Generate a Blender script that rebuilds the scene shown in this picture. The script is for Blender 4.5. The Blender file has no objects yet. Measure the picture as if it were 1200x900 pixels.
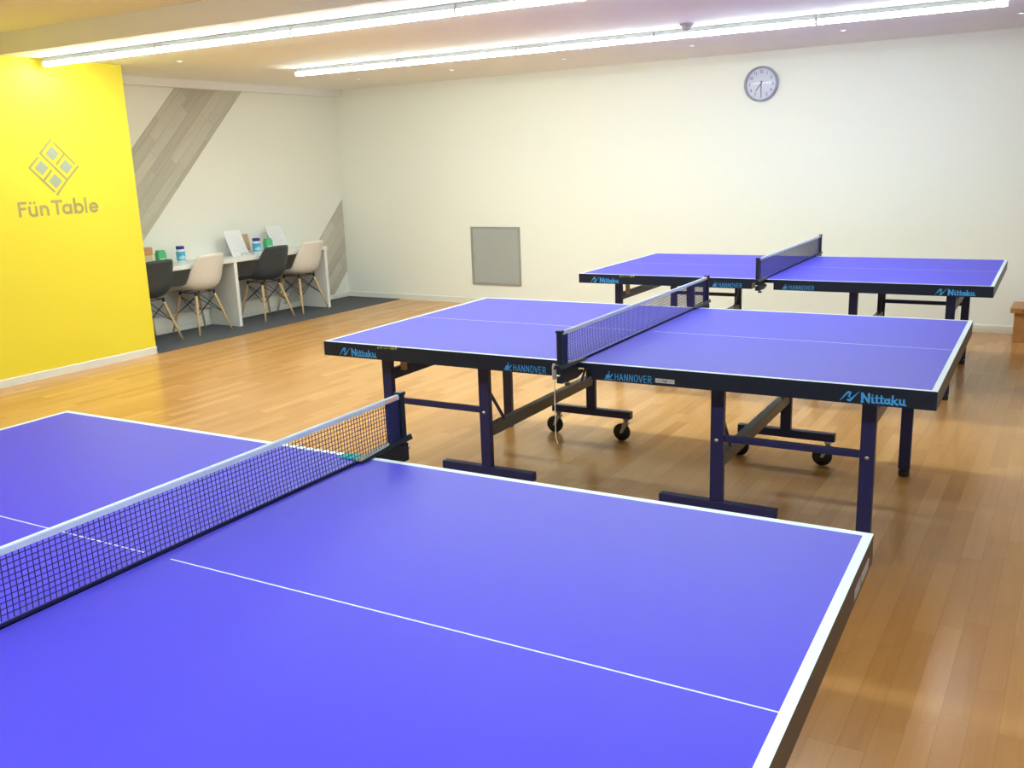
import bpy, bmesh, math, random
from mathutils import Vector, Matrix
random.seed(7)
SC = bpy.context.scene
COL = SC.collection

# ------------------------------------------------------------------ camera, exposure, world
FPX, CAMH, YAW, PITCH, ROLL = 1088.88, 1.5737, -0.5532, -0.2337, -0.0350
cy, sy, cp, sp, cr, sr = math.cos(YAW), math.sin(YAW), math.cos(PITCH), math.sin(PITCH), math.cos(ROLL), math.sin(ROLL)
fw = Vector((sy*cp, cy*cp, sp)); rt = Vector((cy, -sy, 0)); up = rt.cross(fw)
r2 = cr*rt + sr*up; u2 = -sr*rt + cr*up
cam = bpy.data.cameras.new('camera'); cam.sensor_width = 36; cam.lens = FPX/1200*36; cam.clip_start = .05
camo = bpy.data.objects.new('camera', cam); COL.objects.link(camo); SC.camera = camo
camo.matrix_world = Matrix(((r2.x, u2.x, -fw.x, 0), (r2.y, u2.y, -fw.y, 0), (r2.z, u2.z, -fw.z, CAMH), (0, 0, 0, 1)))
SC.view_settings.view_transform = 'Standard'
SC.view_settings.look = 'None'
SC.view_settings.gamma = 1
SC.view_settings.use_curve_mapping = False
SC.view_settings.exposure = 1.37
LAMP, LAMP_SIDE = 31.0, 18.0      # radiance of the LED diffusers, underside and flanks
LAMP_COL = (.84, 1.0, .985)
WORLD = 0.25
w = bpy.data.worlds.new('world'); SC.world = w; w.use_nodes = True
w.node_tree.nodes['Background'].inputs[0].default_value = (.9, .93, 1, 1)
w.node_tree.nodes['Background'].inputs[1].default_value = WORLD

# ------------------------------------------------------------------ layout numbers (metres)
YB = 8.915                       # back wall
XL, XY, YY = -7.88, -7.095, 5.373  # alcove wall, yellow wall face and its end
XR, YF = 2.6, -2.6
HC, HH = 2.489, 2.64             # low ceiling, high ceiling in front of it
TABLES = {'A': (-1.674, 1.206, .0348), 'B': (-1.767, 4.113, .0254), 'C': (-1.812, 6.913, .0207)}
HL, HW, TH, NH = 1.37, .7625, .76, .1525

# ------------------------------------------------------------------ materials
def mat(name, col, rough=.5, spec=.5, metal=0, emit=None, bump=0, bscale=60, var=0):
    m = bpy.data.materials.new(name); m.use_nodes = True
    nt = m.node_tree; b = nt.nodes['Principled BSDF']
    b.inputs['Base Color'].default_value = (*col, 1); b.inputs['Roughness'].default_value = rough
    b.inputs['Specular IOR Level'].default_value = spec; b.inputs['Metallic'].default_value = metal
    if emit:
        b.inputs['Emission Color'].default_value = (*emit[0], 1); b.inputs['Emission Strength'].default_value = emit[1]
    tc = nt.nodes.new('ShaderNodeTexCoord'); nz = nt.nodes.new('ShaderNodeTexNoise')
    nz.inputs['Scale'].default_value = bscale; nz.inputs['Detail'].default_value = 3
    nt.links.new(tc.outputs['Object'], nz.inputs['Vector'])
    if bump:
        bp = nt.nodes.new('ShaderNodeBump'); bp.inputs['Strength'].default_value = bump; bp.inputs['Distance'].default_value = .002
        nt.links.new(nz.outputs[0], bp.inputs['Height']); nt.links.new(bp.outputs[0], b.inputs['Normal'])
    if var:
        mx = nt.nodes.new('ShaderNodeMix'); mx.data_type = 'RGBA'
        mx.inputs[6].default_value = tuple(c*(1-var) for c in col)+(1,); mx.inputs[7].default_value = tuple(min(1, c*(1+var)) for c in col)+(1,)
        nt.links.new(nz.outputs[0], mx.inputs[0]); nt.links.new(mx.outputs[2], b.inputs['Base Color'])
    return m

def ramp(nt, stops):
    r = nt.nodes.new('ShaderNodeValToRGB'); e = r.color_ramp.elements
    while len(e) < len(stops): e.new(.5)
    for k, (p, c) in enumerate(stops): e[k].position = p; e[k].color = (*c, 1)
    return r

def plank_mat(name, stops, rot, length, width, grain, rough, spec, gap=.0012, gapcol=(.2, .1, .04), axis='z'):
    """boards: random length-staggered strips, each with its own tone, plus grain along the board"""
    m = bpy.data.materials.new(name); m.use_nodes = True
    nt = m.node_tree; N = nt.nodes; L = nt.links; b = N['Principled BSDF']
    b.inputs['Specular IOR Level'].default_value = spec
    tc = N.new('ShaderNodeTexCoord'); mp = N.new('ShaderNodeMapping')
    mp.inputs['Rotation'].default_value = rot
    L.new(tc.outputs['Object'], mp.inputs['Vector'])
    sx = N.new('ShaderNodeSeparateXYZ'); L.new(mp.outputs[0], sx.inputs[0])
    def math_(op, a, bb=None):
        n = N.new('ShaderNodeMath'); n.operation = op
        for i, v in enumerate((a, bb)):
            if v is None: continue
            if isinstance(v, (int, float)): n.inputs[i].default_value = v
            else: L.new(v, n.inputs[i])
        return n.outputs[0]
    vrow = math_('DIVIDE', sx.outputs['Y'], width); row = math_('FLOOR', vrow)
    wn = N.new('ShaderNodeTexWhiteNoise'); wn.noise_dimensions = '1D'; L.new(row, wn.inputs['W'])
    off = math_('MULTIPLY', wn.outputs['Value'], 7.3)
    ucol = math_('ADD', math_('DIVIDE', sx.outputs['X'], length), off); colm = math_('FLOOR', ucol)
    cb = N.new('ShaderNodeCombineXYZ'); L.new(row, cb.inputs[0]); L.new(colm, cb.inputs[1])
    wn2 = N.new('ShaderNodeTexWhiteNoise'); wn2.noise_dimensions = '2D'; L.new(cb.outputs[0], wn2.inputs['Vector'])
    # grain: noise stretched along the board, shifted per board
    cg = N.new('ShaderNodeCombineXYZ')
    L.new(math_('ADD', math_('MULTIPLY', sx.outputs['X'], 2.2), math_('MULTIPLY', wn2.outputs['Value'], 40)), cg.inputs[0])
    L.new(math_('MULTIPLY', sx.outputs['Y'], 38), cg.inputs[1])
    gz = N.new('ShaderNodeTexNoise'); gz.inputs['Scale'].default_value = 1; gz.inputs['Detail'].default_value = 5; gz.inputs['Distortion'].default_value = .9
    L.new(cg.outputs[0], gz.inputs['Vector'])
    t = math_('ADD', math_('MULTIPLY', wn2.outputs['Value'], 1-grain), math_('MULTIPLY', gz.outputs[0], grain))
    rp = ramp(nt, stops); L.new(t, rp.inputs[0])
    fv = math_('FRACT', vrow); fu = math_('FRACT', ucol)
    g1 = math_('LESS_THAN', fv, gap/width); g2 = math_('LESS_THAN', fu, gap/length)
    g = math_('MAXIMUM', g1, g2)
    mx = N.new('ShaderNodeMix'); mx.data_type = 'RGBA'; L.new(math_('MULTIPLY', g, .55), mx.inputs[0]); L.new(rp.outputs[0], mx.inputs[6]); mx.inputs[7].default_value = (*gapcol, 1)
    L.new(mx.outputs[2], b.inputs['Base Color'])
    b.inputs['Roughness'].default_value = rough
    bp = N.new('ShaderNodeBump'); bp.inputs['Strength'].default_value = .05; bp.inputs['Distance'].default_value = .002
    L.new(gz.outputs[0], bp.inputs['Height']); L.new(bp.outputs[0], b.inputs['Normal'])
    return m

PI = math.pi
M = {}
M['wall'] = mat('cream_wallpaper', (.875, .875, .805), .75, .2, bump=.12, bscale=160)
M['yellow'] = mat('yellow_wall_paint', (.88, .73, .05), .55, .3, bump=.08, bscale=160)
M['ceiling'] = mat('ceiling_paint', (.89, .875, .85), .8, .15, bump=.1, bscale=150)
M['skirting'] = mat('skirting_vinyl', (.80, .79, .72), .45, .4)
M['floor'] = plank_mat('oak_parquet', [(.1, (.51, .24, .065)), (.4, (.59, .295, .088)), (.65, (.65, .335, .108)), (.9, (.71, .385, .135))],
                       (0, 0, PI/2), .62, .075, .45, .24, .5)
M['carpet'] = mat('charcoal_carpet_tile', (.11, .115, .125), .95, .1, bump=.6, bscale=260, var=.25)
M['weathered'] = plank_mat('weathered_grey_boards', [(.1, (.44, .41, .35)), (.4, (.53, .505, .43)), (.65, (.60, .575, .49)), (.9, (.67, .64, .56))],
                           (0, 0, 0), .62, .103, .55, .8, .15, gap=.003, gapcol=(.2, .18, .16))
M['blue'] = mat('blue_table_top', (.064, .050, .66), .46, .36, bump=.05, bscale=500)
M['line'] = mat('white_line_paint', (.74, .87, .90), .4, .4)
M['navy'] = mat('black_navy_lacquer', (.010, .016, .036), .36, .32)
M['steel'] = mat('navy_powder_coat', (.018, .021, .105), .34, .38)
M['bracket'] = mat('grey_satin_steel', (.11, .105, .12), .38, .5, metal=.2)
M['silver'] = mat('bright_zinc', (.62, .63, .65), .25, .5, metal=1)
M['rubber'] = mat('black_rubber', (.012, .012, .014), .55, .4)
M['logo'] = mat('sky_blue_print', (.055, .36, .85), .45, .4)
M['yprint'] = mat('yellow_green_print', (.55, .62, .12), .5, .3)
M['sticker'] = mat('pale_grey_sticker', (.52, .50, .52), .45, .4)
M['darkprint'] = mat('dark_grey_print', (.05, .05, .07), .5, .3)
M['tape'] = mat('white_net_tape', (.66, .76, .84), .6, .3, bump=.2, bscale=300)
M['net'] = mat('navy_net_cord', (.018, .018, .085), .6, .3)
M['sleeve'] = mat('navy_net_cloth', (.016, .022, .12), .65, .3, bump=.3, bscale=400)
M['pinklabel'] = mat('pale_pink_label', (.70, .50, .50), .5, .3)
M['teal'] = mat('teal_felt_pad', (.04, .42, .40), .7, .2)
M['cord'] = mat('white_string', (.72, .72, .68), .7, .2)
M['lampbody'] = mat('white_lamp_enamel', (.72, .72, .72), .4, .5)
M['housing_grey'] = mat('grey_lamp_housing', (.40, .40, .41), .5, .3)
M['zinc'] = mat('dull_zinc_plate', (.42, .42, .44), .4, .5, metal=.3)
M['led'] = mat('lit_led_diffuser', (.9, .9, .9), .5, .3, emit=(LAMP_COL, LAMP))
M['led_side'] = mat('lit_led_diffuser_flank', (.9, .9, .9), .5, .3, emit=(LAMP_COL, LAMP_SIDE))
M['spot'] = mat('lit_indicator_lens', (.9, .9, .88), .4, .3, emit=((1, .96, .9), 1.2))
M['plastic_grey'] = mat('grey_plastic', (.40, .38, .42), .5, .4)
M['logo_grey'] = mat('khaki_grey_cut_vinyl', (.44, .37, .13), .55, .3)
M['logo_blue'] = mat('grey_green_cut_vinyl', (.40, .43, .33), .55, .3)
M['hatch'] = mat('grey_painted_metal', (.40, .42, .41), .45, .4, var=.04, bscale=6)
M['hatchframe'] = mat('darker_grey_metal_frame', (.33, .33, .30), .5, .4)
M['deskwhite'] = mat('white_laminate', (.80, .80, .77), .4, .4)
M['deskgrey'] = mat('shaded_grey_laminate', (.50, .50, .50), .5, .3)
M['black_shell'] = mat('charcoal_polypropylene', (.042, .050, .060), .42, .4)
M['white_shell'] = mat('off_white_polypropylene', (.78, .72, .66), .4, .4)
M['beech'] = mat('pale_beech', (.62, .42, .22), .45, .3, var=.12, bscale=25)
M['wire'] = mat('black_wire', (.015, .015, .018), .4, .5)
M['oakbox'] = mat('orange_oak_veneer', (.52, .24, .08), .4, .4, var=.18, bscale=14)
M['box_beige'] = mat('beige_card', (.62, .50, .33), .6, .3)
M['box_brown'] = mat('orange_brown_card', (.58, .30, .13), .6, .3, var=.25, bscale=60)
M['green'] = mat('green_packet', (.10, .52, .24), .45, .4)
M['palegreen'] = mat('pale_green_label', (.55, .78, .52), .5, .3)
M['bottle'] = mat('white_bottle_plastic', (.78, .84, .88), .35, .4)
M['cap'] = mat('violet_blue_cap', (.055, .035, .30), .4, .4)
M['bluelabel'] = mat('sky_blue_label', (.08, .40, .68), .4, .4)
M['bluelabel2'] = mat('pale_aqua_label', (.40, .72, .80), .4, .4)
M['paper'] = mat('white_paper', (.80, .80, .84), .6, .3)
M['ink'] = mat('soft_grey_ink', (.52, .52, .60), .6, .2)
M['leafred'] = mat('warm_leaflet_print', (.62, .40, .24), .5, .3, var=.5, bscale=70)
M['clockrim'] = mat('lilac_grey_plastic', (.34, .33, .46), .35, .5)
M['clockface'] = mat('pale_clock_face', (.66, .68, .78), .6, .2)
M['clockink'] = mat('blue_grey_clock_ink', (.18, .18, .36), .6, .2)
gl = bpy.data.materials.new('clear_clock_glass'); gl.use_nodes = True
nt = gl.node_tree; nt.nodes.clear()
o_ = nt.nodes.new('ShaderNodeOutputMaterial'); mxs = nt.nodes.new('ShaderNodeMixShader'); tr = nt.nodes.new('ShaderNodeBsdfTransparent'); gb = nt.nodes.new('ShaderNodeBsdfGlossy'); fr = nt.nodes.new('ShaderNodeFresnel')
gb.inputs['Roughness'].default_value = .02; fr.inputs[0].default_value = 1.5
ge = nt.nodes.new('ShaderNodeNewGeometry'); mm = nt.nodes.new('ShaderNodeMath'); mm.operation = 'SUBTRACT'; mm.inputs[0].default_value = 1; mm2 = nt.nodes.new('ShaderNodeMath'); mm2.operation = 'MULTIPLY'
nt.links.new(ge.outputs['Backfacing'], mm.inputs[1]); nt.links.new(mm.outputs[0], mm2.inputs[0]); nt.links.new(fr.outputs[0], mm2.inputs[1]); nt.links.new(mm2.outputs[0], mxs.inputs[0]); nt.links.new(tr.outputs[0], mxs.inputs[1]); nt.links.new(gb.outputs[0], mxs.inputs[2]); nt.links.new(mxs.outputs[0], o_.inputs[0])
M['glass'] = gl

# ------------------------------------------------------------------ mesh builders
class MB:
    def __init__(s): s.bm = bmesh.new(); s.mats = []; s.mi = 0
    def use(s, k):
        if k not in s.mats: s.mats.append(k)
        s.mi = s.mats.index(k); return s
    def _f(s, vs):
        try: f = s.bm.faces.new(vs); f.material_index = s.mi; return f
        except ValueError: return None
    def hexa(s, P):      # 8 points: bottom ring 0-3, top ring 4-7
        v = [s.bm.verts.new(p) for p in P]
        for q in ((3, 2, 1, 0), (4, 5, 6, 7), (0, 1, 5, 4), (1, 2, 6, 5), (2, 3, 7, 6), (3, 0, 4, 7)): s._f([v[i] for i in q])
        return s
    def box(s, a, b, bev=0):
        (x0, y0, z0), (x1, y1, z1) = a, b
        if bev <= 0:
            return s.hexa([(x0, y0, z0), (x1, y0, z0), (x1, y1, z0), (x0, y1, z0), (x0, y0, z1), (x1, y0, z1), (x1, y1, z1), (x0, y1, z1)])
        n0 = len(s.bm.verts)
        t = bmesh.new(); bmesh.ops.create_cube(t, size=1)
        for v in t.verts: v.co = Vector(((x0+x1)/2+v.co.x*(x1-x0), (y0+y1)/2+v.co.y*(y1-y0), (z0+z1)/2+v.co.z*(z1-z0)))
        bmesh.ops.bevel(t, geom=t.edges[:], offset=bev, segments=2, affect='EDGES', profile=.6)
        s.join(t); return s
    def join(s, t):
        mp = {v: s.bm.verts.new(v.co) for v in t.verts}
        for f in t.faces:
            g = s._f([mp[v] for v in f.verts])
            if g: g.smooth = f.smooth
        t.free()
    def bar(s, p, q, wd, ht, upv=(0, 0, 1), bev=0):
        """rectangular bar from p to q"""
        p, q = Vector(p), Vector(q); d = (q-p).normalized(); u = Vector(upv); a = d.cross(u).normalized(); u = a.cross(d).normalized()
        c = []
        for e in (p, q):
            c += [e-a*wd/2-u*ht/2, e+a*wd/2-u*ht/2, e+a*wd/2+u*ht/2, e-a*wd/2+u*ht/2]
        return s.hexa(c)
    def tube(s, pts, r, n=8, smooth=True):
        pts = [Vector(p) for p in pts]; rs = r if isinstance(r, (list, tuple)) else [r]*len(pts)
        rings = []; prev = None
        for i, p in enumerate(pts):
            d = (pts[min(i+1, len(pts)-1)]-pts[max(i-1, 0)]).normalized()
            if prev is None:
                a = d.cross(Vector((0, 0, 1)));
                if a.length < 1e-3: a = d.cross(Vector((1, 0, 0)))
            else: a = prev-d*prev.dot(d)
            a.normalize(); prev = a; b = d.cross(a)
            rings.append([s.bm.verts.new(p+(a*math.cos(2*PI*k/n)+b*math.sin(2*PI*k/n))*rs[i]) for k in range(n)])
        for i in range(len(rings)-1):
            for k in range(n):
                f = s._f([rings[i][k], rings[i][(k+1) % n], rings[i+1][(k+1) % n], rings[i+1][k]])
                if f: f.smooth = smooth
        s._f(rings[0][::-1]); s._f(rings[-1]); return s
    def lathe(s, prof, o=(0, 0, 0), ax=(0, 0, 1), n=24, smooth=True, caps=True):
        o, ax = Vector(o), Vector(ax).normalized(); a = ax.orthogonal().normalized(); b = ax.cross(a)
        rings = []
        for r, h in prof:
            if r < 1e-6: rings.append([s.bm.verts.new(o+ax*h)])
            else: rings.append([s.bm.verts.new(o+ax*h+(a*math.cos(2*PI*k/n)+b*math.sin(2*PI*k/n))*r) for k in range(n)])
        for i in range(len(rings)-1):
            A, B = rings[i], rings[i+1]
            for k in range(n):
                k2 = (k+1) % n
                if len(A) == 1 and len(B) == 1: continue
                if len(A) == 1: f = s._f([A[0], B[k2], B[k]])
                elif len(B) == 1: f = s._f([A[k], A[k2], B[0]])
                else: f = s._f([A[k], A[k2], B[k2], B[k]])
                if f: f.smooth = smooth
        if caps and len(rings[0]) > 1: s._f(rings[0][::-1])
        if caps and len(rings[-1]) > 1: s._f(rings[-1])
        return s
    def prism(s, poly, dvec):
        d = Vector(dvec); A = [s.bm.verts.new(p) for p in poly]; B = [s.bm.verts.new(Vector(p)+d) for p in poly]
        s._f(A[::-1]); s._f(B); n = len(A)
        for k in range(n): s._f([A[k], A[(k+1) % n], B[(k+1) % n], B[k]])
        return s
    def quad(s, pts): s._f([s.bm.verts.new(p) for p in pts]); return s
    def strokes(s, lines, wd, o, ux, uy, caps=True, self_n=None):
        """flat lettering: 2-D polylines (points may carry their own width) laid on the plane o + u*ux + v*uy"""
        o, ux, uy = Vector(o), Vector(ux), Vector(uy)
        nv = ux.cross(uy).normalized() if not self_n else Vector(self_n)
        for li, ln in enumerate(lines):
            lv = (li % 6)*3
            P = [(q[0], q[1], (q[2] if len(q) > 2 else wd)/2) for q in ln]
            for si, ((x0, y0, a), (x1, y1, b)) in enumerate(zip(P, P[1:])):
                pt = lambda u, v, e=nv*(lv+si % 2)*3e-5: o+ux*u+uy*v+e      # overlapping pieces lie in thin layers, not in one plane
                dx, dy = x1-x0, y1-y0; l = math.hypot(dx, dy)
                if l < 1e-9: continue
                nx, ny = -dy/l, dx/l
                s.quad([pt(x0-nx*a, y0-ny*a), pt(x1-nx*b, y1-ny*b), pt(x1+nx*b, y1+ny*b), pt(x0+nx*a, y0+ny*a)])
            jn = P if caps else P[1:-1]
            for ji, (x, y, a) in enumerate(jn):
                pt = lambda u, v, e=nv*((lv+2)*3e-5+(ji % 3)*8e-6): o+ux*u+uy*v+e
                s.quad([pt(x+a*math.cos(2*PI*k/10), y+a*math.sin(2*PI*k/10)) for k in range(10)])
        return s
    def build(s, name, m, parent=None, bevel=0):
        bmesh.ops.recalc_face_normals(s.bm, faces=s.bm.faces[:]) if not getattr(s, 'keep', False) else None
        me = bpy.data.meshes.new(name); s.bm.to_mesh(me); s.bm.free()
        for k in ([m] if not s.mats else s.mats): me.materials.append(M[k])
        o = bpy.data.objects.new(name, me); COL.objects.link(o)
        if parent: o.parent = parent
        if bevel:
            b = o.modifiers.new('bevel', 'BEVEL'); b.width = bevel; b.segments = 2; b.limit_method = 'ANGLE'; b.angle_limit = math.radians(50)
        return o

def thing(name, label, cat, loc=(0, 0, 0), rz=0, group=None):
    o = bpy.data.objects.new(name, None); COL.objects.link(o); o.empty_display_size = .1
    o.location = loc; o.rotation_euler = (0, 0, rz); tag(o, label, cat, group); return o
def tag(o, label, cat, group=None):
    o['label'] = label; o['category'] = cat
    if group: o['group'] = group
    return o
def struct(o, label=None, cat=None):
    o['kind'] = 'structure'
    if label: o['label'] = label; o['category'] = cat
    return o
def copy_thing(root, loc, rz, label, name=None):
    r = root.copy(); COL.objects.link(r); r.location = loc; r.rotation_euler = (0, 0, rz); r['label'] = label
    if name: r.name = name
    for ch in list(root.children):
        c = ch.copy(); COL.objects.link(c); c.parent = r
        for g in ch.children:
            d = g.copy(); COL.objects.link(d); d.parent = c
    return r

# ------------------------------------------------------------------ stroke alphabets (height 1)
def arc(x, y, rx, ry, a0, a1, n=12):
    return [(x+rx*math.cos(math.radians(a0+(a1-a0)*k/n)), y+ry*math.sin(math.radians(a0+(a1-a0)*k/n))) for k in range(n+1)]
COND = {  # condensed capitals: (advance, strokes)
 'H': (.52, [[(.06, 0), (.06, 1)], [(.4, 0), (.4, 1)], [(.06, .52), (.4, .52)]]),
 'A': (.52, [[(.02, 0), (.23, 1), (.44, 0)], [(.1, .3), (.36, .3)]]),
 'N': (.54, [[(.06, 0), (.06, 1), (.42, 0), (.42, 1)]]),
 'O': (.54, [arc(.24, .72, .19, .28, 0, 180)+arc(.24, .28, .19, .28, 180, 360)+[(.43, .72)]]),
 'V': (.5, [[(.02, 1), (.22, 0), (.42, 1)]]),
 'E': (.46, [[(.36, 1), (.06, 1), (.06, 0), (.36, 0)], [(.06, .52), (.32, .52)]]),
 'R': (.5, [[(.06, 0), (.06, 1), (.22, 1)]+arc(.22, .75, .18, .25, 90, -90)+[(.06, .5)], [(.2, .5), (.42, 0)]]),
}
def text_strokes(txt, table, x=0, y=0, sc=1, track=0, slant=0):
    out = []
    for ch in txt:
        if ch == ' ': x += .4*sc; continue
        adv, st = table[ch]
        for ln in st: out.append([(x+(q[0]+slant*q[1])*sc, y+q[1]*sc) for q in ln])
        x += (adv+track)*sc
    return out, x
NIT = {  # heavy linked lower case with a small serif foot
 'N': (1.0, [[(.14, .0, .24), (.14, 1, .28)], [(.14, 1, .2), (.78, .06, .26)], [(.80, 0, .22), (.80, 1, .26)], [(.02, 1, .12), (.2, 1, .12)], [(.02, .02, .12), (.28, .02, .12)]]),
 'i': (.42, [[(.14, .6, .22), (.18, .06, .24), (.42, .03, .12)], [(.14, .87, .17), (.16, .87, .17)], [(.02, .6, .1), (.2, .6, .1)]]),
 't': (.46, [[(.16, .9, .18), (.16, .1, .24), (.44, .03, .14)], [(-.02, .62, .13), (.44, .62, .13)]]),
 'a': (.66, [[(q[0], q[1], .2) for q in arc(.26, .3, .2, .24, 40, 380)], [(.48, .62, .18), (.48, .08, .22), (.68, .03, .12)]]),
 'k': (.74, [[(.14, 1, .2), (.14, 0, .24)], [(.6, .66, .14), (.2, .32, .22)], [(.26, .36, .2), (.58, .04, .24), (.74, .02, .12)]]),
 'u': (.72, [[(.12, .64, .2), (.13, .2, .22), (.28, .05, .2), (.44, .16, .16)], [(.5, .64, .2), (.52, .06, .22), (.74, .02, .12)]]),
}
def nit_strokes(x0, y0, h, wtot):
    adv = sum(NIT[c][0] for c in 'Nittaku'); k = wtot/adv
    out = []; x = x0
    for ch in 'Nittaku':
        a, st = NIT[ch]
        for ln in st: out.append([(x+q[0]*k, y0+q[1]*h, q[2]*(h+k)/2) for q in ln])
        x += a*k
    return out
def nit_emblem(x, y, h, wd):
    S = lambda u, v, t: (x+u*wd, y+v*h, t*h)
    return [[S(0, .02, .05), S(.16, .34, .1), S(.3, .68, .16), S(.44, .9, .2), S(.53, .86, .22), S(.5, .6, .16)],
            [S(.42, .14, .2), S(.52, .1, .22), S(.62, .3, .2), S(.72, .5, .12), S(.86, .78, .07), S(1, 1.02, .03)],
            [S(.44, .52, .12), S(.5, .44, .14), S(.5, .52, .12)]]
def player_emblem(x, y, h, wd):
    S = lambda u, v, t: (x+u*wd, y+v*h, t*h)
    return [[S(0, .08, .1), S(1, .08, .1)], [S(.15, .28, .12), S(.4, .3, .2), (x+.7*wd, y+.34*h, .16*h), S(.92, .62, .12), S(.98, .72, .14)],
            [S(.42, .36, .2), S(.56, .62, .22), S(.5, .7, .16)], [S(.58, .98, .16), S(.6, .94, .16)], [S(.2, .42, .12), S(.34, .58, .12), S(.56, .6, .1)]]
def warn_strokes(x, y, h):
    out = []; 
    tri = lambda a, f: [[(a+.1*h, y+(.1*h if f else .9*h), .1*h), (a+.5*h, y+(.9*h if f else .1*h), .1*h), (a+.9*h, y+(.1*h if f else .9*h), .1*h), (a+.1*h, y+(.1*h if f else .9*h), .1*h)], [(a+.5*h, y+(.25*h if f else .75*h), .5*h), (a+.5*h, y+(.5*h if f else .5*h), .25*h)]]
    G = [[[(.15, .85), (.8, .85), (.1, .05)], [(.5, .45), (.85, .05)]],                       # su
         [[(.35, .95), (.35, .05)], [(.35, .6), (.75, .4)]],                                   # to
         [[(.2, .6), (.28, .4)], [(.45, .65), (.5, .42)], [(.8, .62), (.4, .05)]],              # small tsu
         [[(.3, .8), (.05, .1)], [(.6, .8), (.9, .1)], [(.85, .95), (.9, .9)]],                 # pa
         [[(.05, .5), (.95, .5)]],                                                             # long bar
         [[(.3, .95), (.1, .7)], [(.15, .7), (.15, .05)], [(.15, .7), (.45, .7), (.45, .05)], [(.15, .4), (.45, .4)], [(.55, .9), (.9, .9), (.85, .6)], [(.75, .5), (.75, .05)], [(.55, .28), (.95, .28)]],
         [[(.1, .95), (.1, .05)], [(.1, .95), (.35, .9), (.2, .55), (.35, .3), (.15, .3)], [(.45, .6), (.7, .95), (.95, .6)], [(.5, .5), (.9, .5)], [(.45, .35), (.95, .35)], [(.7, .5), (.7, .05)]]]
    a = x; out += tri(a, True); a += 1.25*h
    for g in G:
        for ln in g: out.append([(a+u*h, y+v*h) for u, v in ln])
        a += 1.1*h
    a += .15*h; out += tri(a, False)
    return out

# ------------------------------------------------------------------ room shell
m = MB(); m.box((XL-.1, YF-.1, -.12), (XR+.1, YB+.1, 0)); struct(m.build('floor', 'floor'))
m = MB(); m.box((XL-.1, YB, 0), (XR+.1, YB+.12, HH+.1)); struct(m.build('wall_back', 'wall'))
m = MB(); m.box((XL-.12, YY, 0), (XL, YB, HH+.1)); struct(m.build('wall_alcove', 'wall'))
m = MB(); m.use('yellow').box((XL-.12, YF, 0), (XY, YY, HH+.1)); struct(m.build('wall_left', 'yellow'))
m = MB(); m.box((XR, YF, 0), (XR+.12, YB, HH+.1)); struct(m.build('wall_right', 'wall'))
m = MB(); m.box((XL-.1, YF-.12, 0), (XR+.1, YF, HH+.1)); struct(m.build('wall_front', 'wall'))
# low ceiling with its step up towards the viewer (edge line turned like the tables)
EY = lambda x: 4.30 + (x+7.19)*.040
m = MB()
m.prism([(XL-.1, EY(XL-.1), HC), (XR+.1, EY(XR+.1), HC), (XR+.1, YB+.1, HC), (XL-.1, YB+.1, HC)], (0, 0, .3)); struct(m.build('ceiling', 'ceiling'))
m = MB(); m.prism([(XL-.1, YF-.1, HH), (XR+.1, YF-.1, HH), (XR+.1, EY(XR+.1), HH), (XL-.1, EY(XL-.1), HH)], (0, 0, .12)); struct(m.build('ceiling', 'ceiling'))
m = MB(); m.box((XL, YY, 2.412), (XL+.10, YB, HC)); struct(m.build('trim_1', 'ceiling'))
def skirt(a, b, name, nrm, h=.06, t=.008):
    m = MB(); a, b, nv = Vector(a), Vector(b), Vector(nrm)
    m.prism([a, a+nv*t, a+nv*t+Vector((0, 0, h-.008)), a+nv*(t*.4)+Vector((0, 0, h)), a+Vector((0, 0, h))], b-a)
    struct(m.build(name, 'skirting'))
skirt((XL, YB, 0), (XR, YB, 0), 'baseboard_back', (0, -1, 0), .07)
skirt((XL, YY, 0), (XL, YB, 0), 'baseboard_alcove', (1, 0, 0))
skirt((XY, YF, 0), (XY, YY+.008, 0), 'baseboard_left', (1, 0, 0), .065)
skirt((XL, YY, 0), (XY+.008, YY, 0), 'baseboard_return', (0, 1, 0), .065)
skirt((XR, YF, 0), (XR, YB, 0), 'baseboard_right', (-1, 0, 0), .07)
m = MB(); m.box((XL+.008, YY+.008, 0), (XY+.03, YB-.008, .005))
struct(m.build('carpet', 'carpet'), 'charcoal carpet tiles under the white counter in the alcove', 'carpet')

# ------------------------------------------------------------------ LED batten lights
def make_batten(length):
    root = thing('batten_light', '', 'ceiling light')
    b = MB(); b.box((0, -.022, -.032), (length, .022, 0)); b.build('housing', 'housing_grey', root, .004)
    d = MB(); x0, x1 = .008, length-.008
    prof = [(.020, -.032), (.026, -.034), (.026, -.055), (.020, -.064), (-.020, -.064), (-.026, -.055), (-.026, -.034), (-.020, -.032)]
    A = [d.bm.verts.new((x0, y, z)) for y, z in prof]; B = [d.bm.verts.new((x1, y, z)) for y, z in prof]
    d.use('led_side'); d._f(A[::-1]); d._f(B)
    for k in range(8):
        d.use('led' if k == 3 else 'lampbody' if k in (0, 6, 7) else 'led_side')._f([A[k], A[(k+1) % 8], B[(k+1) % 8], B[k]])
    d.build('diffuser', 'led', root)
    for xx in (0, length-.008):
        e = MB(); e.prism([(xx, y*1.06, -.032+(z+.032)*1.03) for y, z in prof], (.008, 0, 0)); e.build('end_cap', 'lampbody', root)
    return root
ORD = ['leftmost', 'second from left', 'third from left', 'fourth from left', 'fifth from left', 'sixth from left', 'seventh from left']
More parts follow.
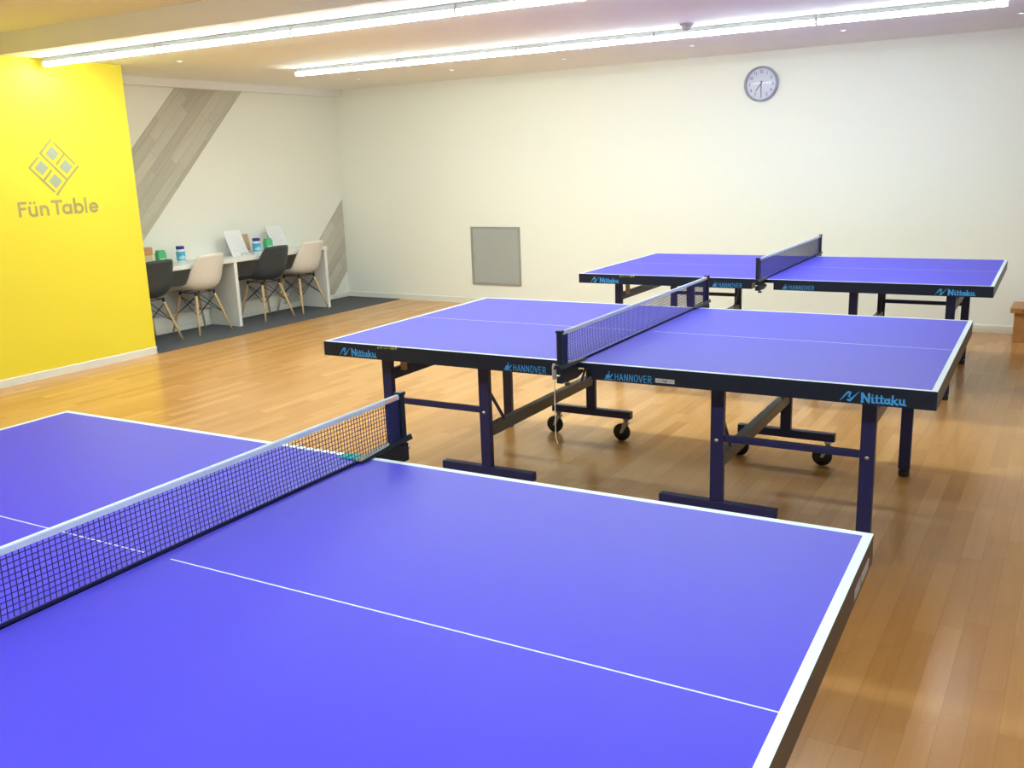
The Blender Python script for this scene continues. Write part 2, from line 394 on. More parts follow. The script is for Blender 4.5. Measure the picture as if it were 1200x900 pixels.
def row(x0, y0, ang, z, n, pitch, desc, proto, first, group):
    for k in range(n):
        x, y = x0+k*pitch*math.cos(ang), y0+k*pitch*math.sin(ang)
        lab = 'lit LED batten, %s in %s' % (ORD[k], desc)
        if k == 0 and first: o = proto; o.location = (x, y, z); o.rotation_euler = (0, 0, ang); o['label'] = lab
        else: o = copy_thing(proto, (x, y, z), ang, lab)
        o['group'] = group
p1 = make_batten(1.255)
row(-7.02, 4.635, .044, HC, 5, 1.258, 'the row along the ceiling step', p1, True, 'battens in the nearer ceiling row')
p2 = make_batten(1.169)
row(-6.385, 6.73, .0360, HC, 5, 1.172, 'the row nearer the back wall', p2, True, 'battens in the ceiling row nearer the back wall')
row(-5.3, .4, .03, HH, 6, 1.26, 'the added row out of view', p1, False, 'battens added out of view')  # unseen row, added to light the near table and right-hand floor

# small ceiling fittings
SP = [(-6.548, 5.533, 'above the yellow wall end'), (-6.674, 7.95, 'nearest the alcove corner'), (-5.498, 7.98, 'second from the alcove corner along the back wall'), (-4.237, 7.97, 'third from the alcove corner along the back wall'),
      (-2.986, 7.93, 'left of the clock'), (-1.745, 7.91, 'right of the clock'), (-.525, 7.92, 'by the right edge of the photo')]
pr = None
for x, y, d in SP:
    lab = 'tiny round ceiling downlight, the one '+d
    if pr is None:
        pr = thing('downlight', lab, 'downlight', (x, y, HC), 0, 'tiny downlights in the low ceiling')
        a = MB(); a.lathe([(.017, 0), (.027, 0), (.027, -.004), (.02, -.007), (.017, -.006), (.017, 0)], n=20, caps=False); a.build('rim', 'lampbody', pr)
        a = MB(); a.lathe([(0, -.006), (.0165, -.006), (.0165, 0), (0, 0)], n=20); a.build('lens', 'spot', pr)
    else: copy_thing(pr, (x, y, HC), 0, lab)
sd = thing('smoke_detector', 'small grey round smoke detector on the ceiling beside the rear light row', 'smoke detector', (-2.54, 6.64, HC))
a = MB(); a.lathe([(0, 0), (.05, 0), (.05, -.012), (.045, -.016), (0, -.016)]); a.build('base', 'plastic_grey', sd)
a = MB(); a.lathe([(0, -.016), (.036, -.016), (.038, -.03), (.03, -.042), (0, -.046)]); a.build('sensor_dome', 'plastic_grey', sd)

# ------------------------------------------------------------------ wall things
def board_band(name, label, y0, y1, zmax, ylo, yhi, zmin):
    """band of boards at 45 degrees on the alcove wall, clipped to the wall"""
    # band: y0 <= y - z <= y1
    poly = [(zmin+y0, zmin), (zmin+y1, zmin), (zmax+y1, zmax), (zmax+y0, zmax)]
    def clip(P, f):
        out = []
        for i in range(len(P)):
            a, b = P[i], P[(i+1) % len(P)]; fa, fb = f(a), f(b)
            if fa >= 0: out.append(a)
            if fa*fb < 0: t = fa/(fa-fb); out.append((a[0]+(b[0]-a[0])*t, a[1]+(b[1]-a[1])*t))
        return out
    poly = clip(poly, lambda q: q[0]-ylo); poly = clip(poly, lambda q: yhi-q[0])
    # local frame: local X along the band, local Y across it, local Z out of the wall
    s = math.sqrt(.5)
    loc = lambda y, z: ((y*s+z*s), (-y*s+z*s))
    m = MB(); m.prism([(*loc(y, z), 0) for y, z in poly], (0, 0, .006))
    o = m.build(name, 'weathered'); o.matrix_world = Matrix(((0, 0, 1, XL+.001), (s, -s, 0, 0), (s, s, 0, 0), (0, 0, 0, 1)))
    tag(o, label, 'wall panel'); return o
board_band('plank_panel', 'wide diagonal band of weathered grey boards beside the yellow wall', 4.145, 5.02, 2.412, YY+.01, YB, .72)
board_band('plank_panel', 'small diagonal band of weathered grey boards in the back corner past the counter', 7.70, 8.58, 1.3, YY, YB-.01, .062)

LG = thing('wall_logo', 'grey diamond table logo and lettering on the yellow wall', 'sign', (XY, 0, 0))
E1 = dict(o=(.002, 0, 0), ux=(0, 1, 0), uy=(0, 0, 1))
a = MB(); W_ = .017
a.strokes([[(4.631, 1.874), (4.529, 1.772), (4.727, 1.563)], [(4.658, 1.85), (4.814, 1.689)], [(4.727, 1.758), (4.658, 1.688)], [(4.501, 1.738), (4.421, 1.662), (4.603, 1.474)], [(4.602, 1.637), (4.533, 1.567)], [(4.841, 1.665), (4.727, 1.558), (4.624, 1.449)]], W_, **E1)
a.build('diamond_outline', 'logo_grey', LG)
for (y, z) in ((4.632, 1.769), (4.735, 1.664), (4.524, 1.66), (4.626, 1.554)):
    a = MB(); r = .058
    a.prism([(.001, y-r, z), (.001, y, z-r), (.001, y+r, z), (.001, y, z+r)], (.0012, 0, 0)); a.build('diamond_tile', 'logo_blue', LG)
a = MB(); z0, zx, zc = 1.297, 1.362, 1.396
L_ = [[(4.290, z0), (4.290, zc), (4.345, zc)], [(4.290, 1.352), (4.335, 1.352)],
      [(4.372, zx)]+arc(4.400, z0+.026, .028, .028, 180, 360)+[(4.428, zx)], [(4.428, zx), (4.428, z0)], [(4.384, 1.394), (4.384, 1.395)], [(4.418, 1.394), (4.418, 1.395)],
      [(4.468, z0), (4.468, zx)], [(4.468, 1.334)]+arc(4.496, 1.334, .028, .028, 180, 0)+[(4.524, z0)],
      [(4.568, zc), (4.648, zc)], [(4.608, zc), (4.608, z0)],
      arc(4.692, 1.330, .033, .033, 0, 360, 18), [(4.727, zx), (4.727, z0)],
      [(4.764, z0), (4.764, 1.408)], arc(4.799, 1.330, .033, .033, 0, 360, 18),
      [(4.864, z0), (4.864, 1.408)],
      arc(4.936, 1.330, .034, .033, 0, 315, 18), [(4.903, 1.330), (4.970, 1.330)]]
for wd_ in (L_[:8], L_[8:]):
    a = MB(); a.strokes(wd_, .0215, **E1); a.build('lettering', 'logo_grey', LG)

# access hatch
hx0, hx1, hz0, hz1 = -5.985, -5.332, .222, .880
ht = thing('access_hatch', 'square grey metal access hatch low on the back wall', 'hatch', (0, YB, 0))
a = MB(); f = .022
for A, B in (((hx0, -.012, hz0), (hx1, 0, hz0+f)), ((hx0, -.012, hz1-f), (hx1, 0, hz1)), ((hx0, -.012, hz0+f), (hx0+f, 0, hz1-f)), ((hx1-f, -.012, hz0+f), (hx1, 0, hz1-f))): a.box(A, B)
a.build('frame', 'hatchframe', ht)
a = MB(); a.box((hx0+f+.002, -.009, hz0+f+.002), (hx1-f-.002, 0, hz1-f-.002), .003); dr = a.build('door', 'hatch', ht)
a = MB(); a.box((hx0+f+.02, -.012, .50), (hx0+f+.032, -.008, .58)); a.build('latch', 'hatchframe', dr)

# wall clock
CK = thing('wall_clock', 'round wall clock with lilac grey rim high on the back wall', 'clock', (-2.677, YB, 2.203))
R_ = .158
a = MB(); a.lathe([(R_-.02, .0), (R_, 0), (R_, .026), (R_-.006, .036), (R_-.014, .036), (R_-.02, .028), (R_-.02, 0)], ax=(0, -1, 0), n=48, caps=False); a.build('rim', 'clockrim', CK)
a = MB(); a.lathe([(0, 0), (R_-.0195, 0), (R_-.0195, .012), (0, .012)], ax=(0, -1, 0), n=48, smooth=False); fc = a.build('face', 'clockface', CK)
DIG = {'0': [arc(.28, .5, .22, .45, 0, 360)], '1': [[(.15, .8), (.3, .95), (.3, .05)]], '2': [arc(.28, .7, .22, .25, 170, -30)+[(.06, .05), (.52, .05)]], '3': [arc(.26, .72, .2, .23, 150, -90)+arc(.26, .27, .24, .23, 90, -150)],
       '4': [[(.42, .05), (.42, .95), (.05, .35), (.55, .35)]], '5': [[(.48, .95), (.12, .95), (.1, .58)]+arc(.27, .32, .23, .27, 110, -150)], '6': [[(.42, .95), (.1, .4)]]+[arc(.28, .3, .21, .25, 0, 360)],
       '7': [[(.06, .95), (.5, .95), (.2, .05)]], '8': [arc(.28, .72, .18, .22, 0, 360), arc(.28, .27, .22, .24, 0, 360)], '9': [arc(.28, .7, .21, .25, 0, 360), [(.48, .66), (.2, .05)]]}
a = MB(); L_ = []
for hh in range(1, 13):
    t = math.radians(90-30*hh); cx, cz = .108*math.cos(t), .108*math.sin(t); s_ = .027; tx = str(hh); x = cx-len(tx)*.3*s_
    for ch in tx:
        for ln in DIG[ch]: L_.append([(x+u*s_, cz-.5*s_+v*s_) for u, v in ln])
        x += .6*s_
for k in range(60):
    t = math.radians(6*k); q = .128 if k % 5 else .126
    L_.append([(q*math.cos(t), q*math.sin(t), .0016), (.134*math.cos(t), .134*math.sin(t), .0016)])
a.strokes(L_, .0048, (0, -.0128, 0), (1, 0, 0), (0, 0, 1)); a.build('numerals', 'clockink', fc)
a = MB(); a.strokes([[(.012, .018, .012), (-.052, -.062, .008)]], .01, (0, -.016, 0), (1, 0, 0), (0, 0, 1)); a.build('hour_hand', 'clockink', CK)
a = MB(); a.strokes([[(0, .025, .011), (.002, -.108, .007)]], .01, (0, -.018, 0), (1, 0, 0), (0, 0, 1)); a.build('minute_hand', 'clockink', CK)
a = MB(); rc = R_-.021; sag = .020; Rg = (rc*rc+sag*sag)/(2*sag)
a.lathe([(rc*k/14, .024+math.sqrt(Rg*Rg-(rc*k/14)**2)-(Rg-sag)) for k in range(14, -1, -1)], ax=(0, -1, 0), n=48, caps=False)
a.build('glass_cover', 'glass', CK)

# ------------------------------------------------------------------ table tennis tables
def make_table(tx, ty, rz, label):
    root = thing('table_tennis_table', label, 'table tennis table', (tx, ty, 0), rz, 'table tennis tables')
    TT, AP0 = .023, .692        # slab thickness, underside of apron
    for s in (-1, 1):
        xa, xb = (-HL, -.004) if s < 0 else (.004, HL)
        # top slab: blue field with the white lines as separate faces on the same surface
        t = MB(); t.use('navy').box((xa, -HW, TH-TT), (xb, HW, TH-.0005))
        t.use('blue')
        xe = s*HL; xi = s*(HL-.02); xc = s*.004; xg = s*.04
        def fq(x0, x1, y0, y1, k, z=TH):
            x0, x1 = min(x0, x1), max(x0, x1); t.use(k).quad([(x0, y0, z), (x1, y0, z), (x1, y1, z), (x0, y1, z)])
        fq(xi, xc, -HW+.02, -.0018, 'blue'); fq(xi, xc, .0018, HW-.02, 'blue'); fq(xc, xg, -.0018, .0018, 'blue')
        fq(xg, xi, -.0018, .0018, 'line'); fq(xe, xi, -HW, HW, 'line'); fq(xi, xc, -HW, -HW+.02, 'line'); fq(xi, xc, HW-.02, HW, 'line')
        t.build('tabletop', 'blue', root)
        # apron: a frame under the edge
        a = MB(); zt = TH-TT; th = .022; xin = s*.065 if s > 0 else -.08
        o0, o1 = min(xin, xe), max(xin, xe)
        a.box((o0, -HW, AP0), (o1, -HW+th, zt)); a.box((o0, HW-th, AP0), (o1, HW, zt))
        a.box((min(xe, xe-s*th), -HW+th, AP0), (max(xe, xe-s*th), HW-th, zt)); a.box((min(xin, xin+s*th), -HW+th, AP0), (max(xin, xin+s*th), HW-th, zt))
        ap = a.build('apron', 'navy', root)
        # printing on both long faces
        for side in (-1, 1):
            kw = dict(o=(0, side*(HW+.0006), 0), ux=(1 if side < 0 else -1, 0, 0), uy=(0, 0, 1))
            q = s if side < 0 else -s      # which end we are looking at on that face
            bx = -1.273 if q < 0 else 1.05
            b = MB(); b.strokes(nit_emblem(bx, .699, .038, .066), .004, **kw); b.build('brand_emblem', 'logo', ap)
            b = MB(); b.strokes(nit_strokes(bx+.072, .701, .031, .150), .004, **kw); b.build('brand_lettering', 'logo', ap)
            hx = -.353 if q < 0 else .123
            b = MB(); b.strokes(player_emblem(hx, .697, .034, .036), .003, **kw); b.build('player_emblem', 'logo', ap)
            st, xe_ = text_strokes('HANNOVER', COND, 0, 0, 1, .06); kx = .164/xe_
            st = [[(hx+.045+u*kx, .699+v*.027) for u, v in ln] for ln in st]
            b = MB(); b.strokes(st, .0029, **kw); b.build('model_lettering', 'logo', ap)
            if q < 0:
                b = MB(); b.strokes(warn_strokes(-1.043, .7455, .0115), .0014, **kw); b.build('warning_lettering', 'yprint', ap)
        # sockets, legs
        for side in (-1, 1):
            y = side*.58
            xo, xi_ = s*1.128, s*(.57 if s < 0 else .545)
            l = MB(); l.box((xo-.027, y-.016, .035), (xo+.027, y+.016, zt)); lg = l.build('outer_leg', 'steel', root, .003)
            f_ = MB(); f_.lathe([(.012, .03), (.012, .035)], (xo, y, 0)); f_.lathe([(0, 0), (.024, 0), (.026, .006), (.026, .026), (.022, .03), (0, .03)], (xo, y, 0)); f_.build('adjuster_foot', 'rubber', lg)
            l = MB(); l.box((xi_-.027, y-.016, .175), (xi_+.027, y+.016, zt)); lg2 = l.build('inner_leg', 'steel', root, .003)
            for par, bx_ in ((lg, xo), (lg2, xi_)):
                b = MB(); b.lathe([(0, .0), (.009, 0), (.009, .004), (.005, .007), (0, .007)], (bx_, y+side*.016, .442), (0, side, 0), 12); b.build('bolt', 'silver', par)
            # long side bar joining the two legs
            b = MB(); b.box((min(xo, xi_)+.027, y-.010+side*-.004, .434), (max(xo, xi_)-.027, y+.010+side*-.004, .462)); b.build('side_bar', 'steel', root, .002)
            # castor beam
            c = MB(); c.box((xi_-.25, y-.02, .133), (xi_+.25, y+.02, .175)); cb = c.build('castor_beam', 'steel', root, .003)
            for k in (-1, 1):
                cx = xi_+k*.215
                c = MB(); c.lathe([(0, .133), (.018, .133), (.018, .121), (.011, .119), (.011, .108), (0, .108)], (cx, y, 0), n=16)
                for e in (-1, 1): c.prism([(cx+.018, y+e*.014, .110), (cx-.012, y+e*.014, .110), (cx-.034, y+e*.014, .046), (cx-.018, y+e*.014, .046)], (0, e*.003, 0))
                c.box((cx-.014, y-.017, .104), (cx+.018, y+.017, .110))
                ck = c.build('castor_fork', 'zinc', cb)
                c = MB(); c.lathe([(0, -.011), (.046, -.011), (.05, -.007), (.05, .007), (.046, .011), (0, .011)], (cx-.026, y, .0505), (0, 1, 0), 28); c.build('castor_wheel', 'rubber', cb)
            # slim folding strut from inner leg to lower cross bar
            b = MB(); b.bar((xi_+.012, y-side*.014, .54), (xi_+.012, y-side*.15, .368), .008, .014); b.build('folding_strut', 'steel', root)
            # wooden catch under the apron
            if s < 0 and side < 0:
                b = MB(); b.box((xo+.02, -.505, .585), (xo+.05, -.49, zt)); b.build('wooden_catch', 'beech', root)
        b = MB(); b.box((s*1.128-.012, -.564, .545), (s*1.128+.012, .564, .60)); b.build('upper_cross_bar', 'steel', root, .002)
        xi_ = s*(.57 if s < 0 else .545)
        b = MB(); b.box((xi_-.02, -.564, .318), (xi_+.02, .564, .372)); b.build('lower_cross_bar', 'bracket', root, .003)  # greyer than the other bars: light on its top put into the colour
    return root

def make_net(tx, ty, rz, label):
    root = thing('table_tennis_net', label, 'net', (tx, ty, 0), rz, 'table tennis nets')
    yp = HW+.1525; z0, z1 = TH+.010, TH+NH-.012
    n = MB(); P = .0125; r = .0011
    ny = int(2*(yp-.06)/P); y0 = -(yp-.06)
    nz = 11; hz = (z1-z0)/nz
    def sway(y, z):    # the mesh leans and sags a little towards its foot
        f_ = 1-(z-z0)/(z1-z0); return .006*f_*f_*math.sin(y*3.1+.6), .004*f_**2*math.sin(y*1.7)
    def seg(a, b, rr):
        a, b = Vector(a), Vector(b); d = (b-a).normalized(); s1 = Vector((1, 0, 0)); s2 = d.cross(s1)
        v = []
        for e in (a, b): v += [n.bm.verts.new(e+s1*rr), n.bm.verts.new(e+s2*rr), n.bm.verts.new(e-s1*rr), n.bm.verts.new(e-s2*rr)]
        for k in range(4): n._f([v[k], v[(k+1) % 4], v[4+(k+1) % 4], v[4+k]])
    for i in range(ny+1):
        y = y0+i*P
        zs = [z0, z0+.02, z0+.05, z1]
        pts = []
        for z in zs: dx, dy = sway(y, z); pts.append((dx, y+dy, z))
        for a, b in zip(pts, pts[1:]): seg(a, b, r)
    for j in range(1, nz):
        z = z0+j*hz; pts = []
        for i in range(0, 41):
            y = y0+i*(2*(yp-.06))/40; dx, dy = sway(y, z); pts.append((dx, y, z))
        for a, b in zip(pts, pts[1:]): seg(a, b, r)
    n.keep = True
    n.build('net_mesh', 'net', root)
    c = MB(); c.box((-.0022, -yp+.03, z0-.007), (.0022, yp-.03, z0-.001)); c.build('bottom_cord', 'net', root)
    t = MB(); t.prism([(-.0045, -yp+.008, TH+NH-.014), (.0045, -yp+.008, TH+NH-.014), (.005, -yp+.008, TH+NH-.002), (.003, -yp+.008, TH+NH+.001), (-.003, -yp+.008, TH+NH+.001), (-.005, -yp+.008, TH+NH-.002)], (0, 2*yp-.016, 0))
    tp = t.build('tape', 'tape', root)
    t = MB(); t.box((-.0055, yp-.078, TH+NH-.013), (.0055, yp-.022, TH+NH-.001)); t.build('label', 'pinklabel', tp)
    for s in (-1, 1):
        # cloth sleeve at the end of the net
        c = MB(); c.box((-.003, min(s*(yp-.062), s*(yp-.012)), TH+.012), (.003, max(s*(yp-.062), s*(yp-.012)), TH+NH-.013)); c.build('sleeve', 'sleeve', root)
        # post
        p_ = MB(); p_.box((-.010, s*yp-.011, TH-.055), (.010, s*yp+.011, TH+NH+.004)); p_.box((-.013, s*yp-.013, TH+NH-.004), (.013, s*yp+.013, TH+NH+.007)); po = p_.build('post', 'navy', root, .002)
        k = MB(); k.box((-.0135, s*yp-.004, TH-.02), (-.010, s*yp+.004, TH+NH-.006)); k.build('guide_rod', 'bracket', po)
        # clamp: upper arm on the table edge, lower jaw below, screw between
        a = MB()
        ya, yb_ = s*(HW-.065), s*(yp+.032)
        a.hexa([(-.016, ya, TH+.001), (.016, ya, TH+.001), (.016, yb_, TH+.006), (-.016, yb_, TH+.006), (-.013, ya, TH+.008), (.013, ya, TH+.008), (.010, yb_, TH+.022), (-.010, yb_, TH+.022)])
        cl = a.build('clamp_arm', 'navy', root)
        a = MB(); e = s
        a.prism([(-.012, s*(yp+.012), TH-.055), (-.012, s*(yp+.012), TH-.002), (-.012, s*(HW+.02), TH-.003), (-.012, s*(HW+.012), TH-.03), (-.012, s*(HW-.03), TH-.034), (-.012, s*(HW-.035), TH-.045), (-.012, s*(HW+.02), TH-.06)], (.024, 0, 0))
        a.build('clamp_jaw', 'navy', root)
        a = MB(); a.lathe([(.0045, -.07), (.0045, -.03)], (.0, s*(yp-.06), TH), n=12); a.lathe([(0, -.078), (.012, -.077), (.013, -.069), (.007, -.065), (0, -.065)], (0, s*(yp-.06), TH), n=16); a.build('clamp_screw', 'bracket', root)
        a = MB(); a.lathe([(0, 0), (.005, 0), (.005, .016), (0, .016)], (.0, s*(yp+.012), TH-.02), (0, s, 0), 14); a.lathe([(0, -.006), (.009, -.005), (.009, .004), (0, .006)], (.0, s*(yp+.022), TH-.02), (0, 0, 1), 14); a.build('tension_knob', 'silver', root)
    # teal pad beside the far clamp
    a = MB(); a.box((-.085, HW-.045, TH+.0006), (-.012, HW-.004, TH+.004)); a.build('clamp_pad', 'teal', root)
    return root

t1 = make_table(*TABLES['A'], 'blue table tennis table nearest the camera, cut off by the bottom of the photo')
t2 = copy_thing(t1, (TABLES['B'][0], TABLES['B'][1], 0), TABLES['B'][2], 'blue table tennis table in the middle, between two other tables')
t3 = copy_thing(t1, (TABLES['C'][0], TABLES['C'][1], 0), TABLES['C'][2], 'blue table tennis table farthest away, in front of the back wall')
n1 = make_net(*TABLES['A'], 'large navy net with white tape across the nearest table')
n2 = copy_thing(n1, (TABLES['B'][0], TABLES['B'][1], 0), TABLES['B'][2], 'navy net with white tape across the middle table')
n3 = copy_thing(n1, (TABLES['C'][0], TABLES['C'][1], 0), TABLES['C'][2], 'navy net with white tape across the farthest table')
for n_ in (n2, n3):     # only the nearest net shows the pad
    for ch in list(n_.children):
        if ch.name.startswith('clamp_pad'): bpy.data.objects.remove(ch)
# string with its grey tension weight on the middle net
tc_ = MB(); tc_.tube([(-.022, -HW-.1655, .775), (-.022, -HW-.166, .70), (-.022, -HW-.166, .60), (-.022, -HW-.166, .475), (-.012, -HW-.166, .452)], .0022, 6); tc_.build('tension_string', 'cord', n2)
tc_ = MB(); tc_.lathe([(0, .722), (.007, .722), (.009, .73), (.009, .772), (.006, .785), (0, .785)], (-.022, -HW-.166, 0), n=12); tc_.build('string_toggle', 'plastic_grey', n2)
# grey sticker on the front apron of the middle table
for ch in t2.children:
    if ch.name.startswith('apron') and any(abs(c.bound_box[0][0]) < 2 for c in ch.children) and max(v[0] for v in ch.bound_box) > 1:
        b = MB(); b.box((.344, -HW-.0012, .7035), (.424, -HW, .7205)); st = b.build('sticker', 'sticker', ch)
        b = MB(); b.strokes([[(.372, .716), (.383, .708), (.388, .707), (.396, .715)], [(.38, .716), (.39, .714)], [(.35, .712, .0012), (.368, .712, .0012)], [(.402, .712, .0012), (.418, .712, .0012)]], .0028, (0, -HW-.0016, 0), (1, 0, 0), (0, 0, 1)); b.build('sticker_print', 'darkprint', ch)
# pale sticker on the end face of the nearest table
for ch in t1.children:
    if ch.name.startswith('apron') and max(v[0] for v in ch.bound_box) > 1:
        b = MB(); b.box((HL, .535, .704), (HL+.001, .60, .728)); b.box((HL, .615, .704), (HL+.001, .70, .728)); b.build('end_sticker', 'plastic_grey', ch)

# ------------------------------------------------------------------ counter and chairs in the alcove
DX, DZ = -7.43, .712
dk = thing('counter_desk', 'long white counter along the alcove wall', 'desk', (0, 0, 0))
a = MB(); a.box((XL+.012, YY+.03, DZ-.04), (DX, 8.09, DZ)); a.build('worktop', 'deskwhite', dk, .003)
for y0, y1 in ((YY+.05, YY+.09), (6.69, 6.73), (8.045, 8.085)):
    a = MB(); a.box((XL+.012, y0, .006), (DX-.008, y1, DZ-.04)); a.build('side_panel', 'deskwhite', dk, .002)
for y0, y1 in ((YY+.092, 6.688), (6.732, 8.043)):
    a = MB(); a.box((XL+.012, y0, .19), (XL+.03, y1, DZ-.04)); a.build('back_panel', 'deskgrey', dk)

def make_chair(shell, label, group):
    root = thing('shell_chair', label, 'chair', (0, 0, 0), 0, group)
    prof = [(.235, .428), (.215, .445), (.15, .447), (.06, .436), (-.03, .428), (-.10, .432), (-.155, .455), (-.195, .505), (-.215, .57), (-.232, .65), (-.25, .73), (-.268, .80)]
    hw = [.185, .205, .222, .230, .232, .231, .228, .226, .222, .212, .196, .165]
    curl = [.0, .008, .03, .05, .065, .08, .095, .095, .085, .065, .045, .025]
    m = MB(); n = 12; grid = []
    for i, ((x, z), h, c) in enumerate(zip(prof, hw, curl)):
        a, b = prof[max(i-1, 0)], prof[min(i+1, len(prof)-1)]
        tx, tz = b[0]-a[0], b[1]-a[1]; l = math.hypot(tx, tz); nx, nz = tz/l, -tx/l     # normal towards the sitter
        rowv = []
        for k in range(n+1):
            t = -1+2*k/n
            e = abs(t)**2.6*c
            top = -.014*t*t if i >= 10 else 0
            rowv.append(m.bm.verts.new((x+nx*e, t*h*(1-.06*abs(t)**4), z+nz*e+top)))
        grid.append(rowv)
    for i in range(len(grid)-1):
        for k in range(n):
            f = m._f([grid[i][k], grid[i][k+1], grid[i+1][k+1], grid[i+1][k]]); f.smooth = True
    o = m.build('shell', shell, root)
    sb = o.modifiers.new('sub', 'SUBSURF'); sb.levels = sb.render_levels = 1
    so = o.modifiers.new('solid', 'SOLIDIFY'); so.thickness = .007; so.offset = 0
    tops = {}
    for sx in (-1, 1):
        for sy_ in (-1, 1):
            T = Vector((.02+sx*.115, sy_*.115, .395)); B = Vector((.0+sx*.20, sy_*.205, .005))
            l = MB(); l.tube([T, T.lerp(B, .1), T.lerp(B, .6), B], [.012, .0145, .0125, .009], 12); l.build('leg', 'beech', root)
            tops[(sx, sy_)] = (T, B)
    wb = MB()
    for A, B in (((1, 1), (1, -1)), ((-1, 1), (-1, -1)), ((1, 1), (-1, 1)), ((1, -1), (-1, -1))):
        for p_, q_ in ((A, B), (B, A)):
            wb.tube([tops[p_][0].lerp(tops[p_][1], .05), tops[q_][0].lerp(tops[q_][1], .52)], .0038, 6)
    for k, (T, B) in tops.items():
        wb.tube([T+Vector((0, 0, .03)), T.lerp(B, .02)], .0135, 8)
    for sx in (-1, 1): wb.bar(tops[(sx, -1)][0]+Vector((0, 0, .018)), tops[(sx, 1)][0]+Vector((0, 0, .018)), .02, .006)
    for sy_ in (-1, 1): wb.bar(tops[(-1, sy_)][0]+Vector((0, 0, .018)), tops[(1, sy_)][0]+Vector((0, 0, .018)), .02, .006)
    wb.build('wire_base', 'wire', root)
    return root
cb_ = make_chair('black_shell', 'black shell chair with wooden legs, half hidden by the yellow wall edge', 'black shell chairs')
cb_.location = (-7.58, 5.70, .005); cb_.rotation_euler = (0, 0, PI)
cb2 = copy_thing(cb_, (-7.545, 7.19, .005), PI-.06, 'black shell chair with wooden legs, between the two white chairs')
cw_ = make_chair('white_shell', 'white shell chair with wooden legs, between the two black chairs', 'white shell chairs')
cw_.location = (-7.58, 6.32, .005); cw_.rotation_euler = (0, 0, PI)
cw2 = copy_thing(cw_, (-7.56, 7.75, .005), PI, 'white shell chair with wooden legs, at the far end of the counter')

# things on the counter
def bottle(x, y, label, proto=None):
    if proto: return copy_thing(proto, (x, y, DZ), 0, label)
    r = thing('wipes_bottle', label, 'bottle', (x, y, DZ), 0, 'bottles on the counter')
    b = MB(); b.lathe([(0, 0), (.040, 0), (.043, .006), (.043, .118), (.038, .130), (.036, .134), (0, .134)]); b.build('body', 'bottle', r)
    b = MB(); b.lathe([(.0434, .022), (.0436, .024), (.0436, .108), (.0434, .110)], caps=False); lb = b.build('label_wrap', 'bluelabel', r)
    b = MB(); b.lathe([(0, .134), (.041, .134), (.041, .160), (.037, .164), (0, .164)]); b.build('cap', 'cap', r)
    b = MB()
    for k in range(9):
        a0, a1 = math.radians(-75+k*13), math.radians(-75+(k+1)*13); R0 = .0441; h0 = .03+.012*abs(k-4)/4; h1 = .075-.02*abs(k-4)/4
        b.quad([(R0*math.cos(a0), R0*math.sin(a0), h0), (R0*math.cos(a1), R0*math.sin(a1), h0), (R0*math.cos(a1), R0*math.sin(a1), h1), (R0*math.cos(a0), R0*math.sin(a0), h1)])
    b.build('label_patch', 'bluelabel2', lb)
    return r
b1 = bottle(-7.72, 6.27, 'blue labelled bottle with violet cap, left one, between black and white chairs')
bottle(-7.64, 7.215, 'blue labelled bottle with violet cap, right one, beside the tilted sign board', b1)
def packet(x, y, label, proto=None):
    if proto: return copy_thing(proto, (x, y, DZ), 0, label)
    r = thing('tissue_packet', label, 'packet', (x, y, DZ), 0, 'green packets on the counter')
    b = MB(); b.box((-.03, -.045, 0), (.03, .045, .125), .004); b.build('carton', 'green', r)
    b = MB(); b.box((-.026, -.036, .125), (.026, .036, .145), .003); b.build('lid', 'green', r)
    b = MB(); b.box((.0301, -.03, .012), (.0306, .03, .066)); b.build('front_label', 'palegreen', r)
    return r
g1 = packet(-7.72, 6.03, 'green packet on the counter above the leftmost black chair')
packet(-7.66, 7.40, 'green packet on the counter between bottle and right sign board', g1)
r = thing('wooden_box', 'small brown and beige box at the left end of the counter', 'box', (-7.73, 5.86, DZ))
b = MB(); b.box((-.04, -.055, 0), (.04, .055, .11), .003); b.build('body', 'box_beige', r)
b = MB(); b.box((-.043, -.058, .11), (.043, .058, .185), .003); b.build('lid', 'box_brown', r)
r = thing('leaflet_holder', 'colourful leaflet in a small holder right of the left sign board', 'leaflet', (-7.765, 7.195, DZ))
b = MB(); b.hexa([(-.012, -.06, .004), (-.010, -.06, .004), (-.010, .06, .004), (-.012, .06, .004), (-.042, -.06, .205), (-.040, -.06, .205), (-.040, .06, .205), (-.042, .06, .205)]); b.build('leaflet', 'leafred', r)
b = MB(); b.box((-.06, -.055, 0), (.02, .055, .004)); b.box((-.008, -.055, .004), (-.004, .055, .03)); b.build('stand', 'bottle', r)
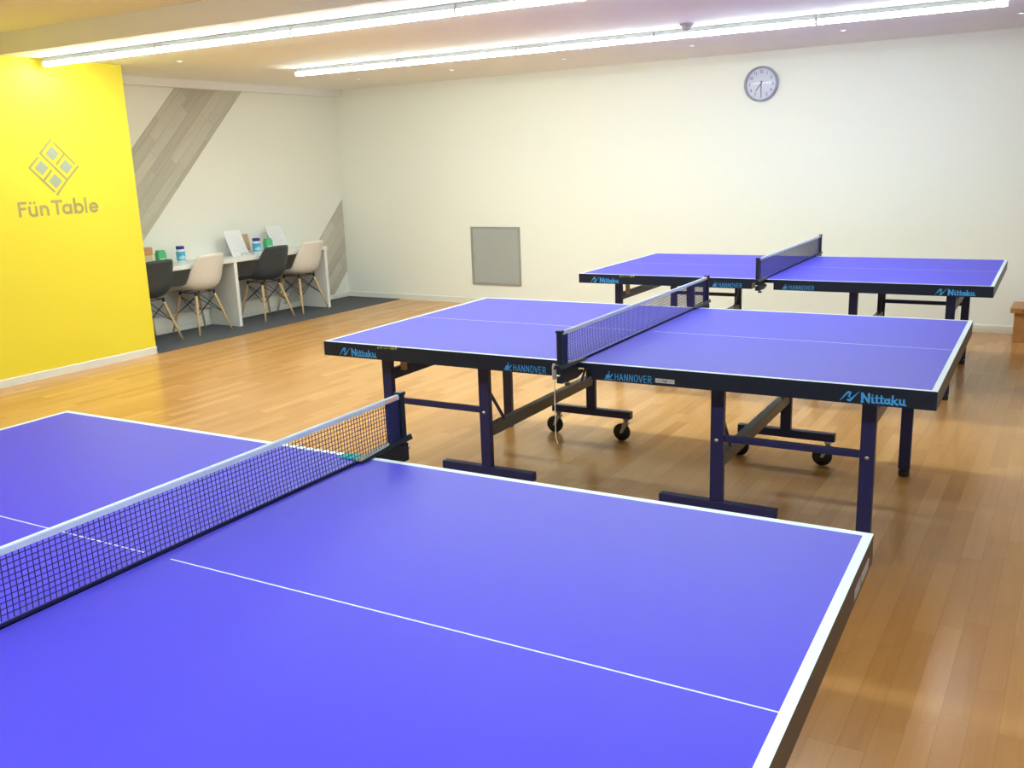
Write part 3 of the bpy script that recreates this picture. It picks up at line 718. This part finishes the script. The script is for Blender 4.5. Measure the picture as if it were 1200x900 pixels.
def sign(x, y, rz, label, proto=None, tab=True):
    rr = thing('sign_board', label, 'sign', (x, y, DZ), rz, 'tilted sign boards on the counter')
    W2, LN, H_ = .115, .115, .262
    b = MB(); b.hexa([(0, -W2, 0), (.006, -W2, 0), (.006, W2, 0), (0, W2, 0), (-LN, -W2, H_), (-LN+.006, -W2, H_+.001), (-LN+.006, W2, H_+.001), (-LN, W2, H_)]); bd = b.build('board', 'paper', rr)
    b = MB(); b.hexa([(-LN-.03, -.09, 0), (-LN-.026, -.09, 0), (-LN-.026, .09, 0), (-LN-.03, .09, 0), (-LN+.002, -.09, H_-.02), (-LN+.006, -.09, H_-.02), (-LN+.006, .09, H_-.02), (-LN+.002, .09, H_-.02)]); b.build('back_flap', 'paper', rr)
    d = Vector((-LN, 0, H_)).normalized(); nn = Vector((H_, 0, LN)).normalized()
    L_ = []; rnd = random.Random(int(y*100))
    for k in range(9):
        v = .05+k*.022; u = -.08+rnd.random()*.05
        while u < .07:
            l = .01+rnd.random()*.03; L_.append([(u, v), (min(u+l, .09), v+rnd.uniform(-.006, .006))]); u += l+.014
    b = MB(); b.strokes(L_, .003, Vector((.006, 0, 0))+nn*.0012, (0, 1, 0), d); b.build('printed_text', 'ink', bd)
    if tab:
        b = MB(); L_ = [[(-.035, .0), (-.035, .022), (.05, .022), (.05, 0)]]
        b.strokes(L_, .006, Vector((.012, .03, .001))+nn*.002, (0, 1, 0), (0, 0, 1)); b.build('wire_clip', 'plastic_grey', rr)
    return rr
sign(-7.63, 6.97, 0, 'white tilted sign board on the counter, left of the leaflet')
sign(-7.66, 7.60, 0, 'white tilted sign board on the counter, right one, behind the black chair', tab=False)
m = MB(); m.box((-7.64, 6.10, DZ), (-7.52, 6.32, DZ+.002)); tag(m.build('paper_sheet', 'paper'), 'flat white paper sheet on the counter in front of the left bottle', 'paper')

# wooden step box by the right end of the back wall
r = thing('wooden_chest', 'low orange wooden chest by the back wall at the right edge', 'chest', (0, 0, 0))
b = MB(); b.box((-.425, 8.52, 0), (.50, 8.86, .245)); b.build('body', 'oakbox', r, .003)
b = MB(); b.box((-.455, 8.49, .245), (.53, 8.88, .285)); b.build('lid', 'oakbox', r, .004)
b = MB(); b.box((-.36, 8.484, .255), (-.20, 8.492, .277)); b.build('handle_slot', 'darkprint', r)
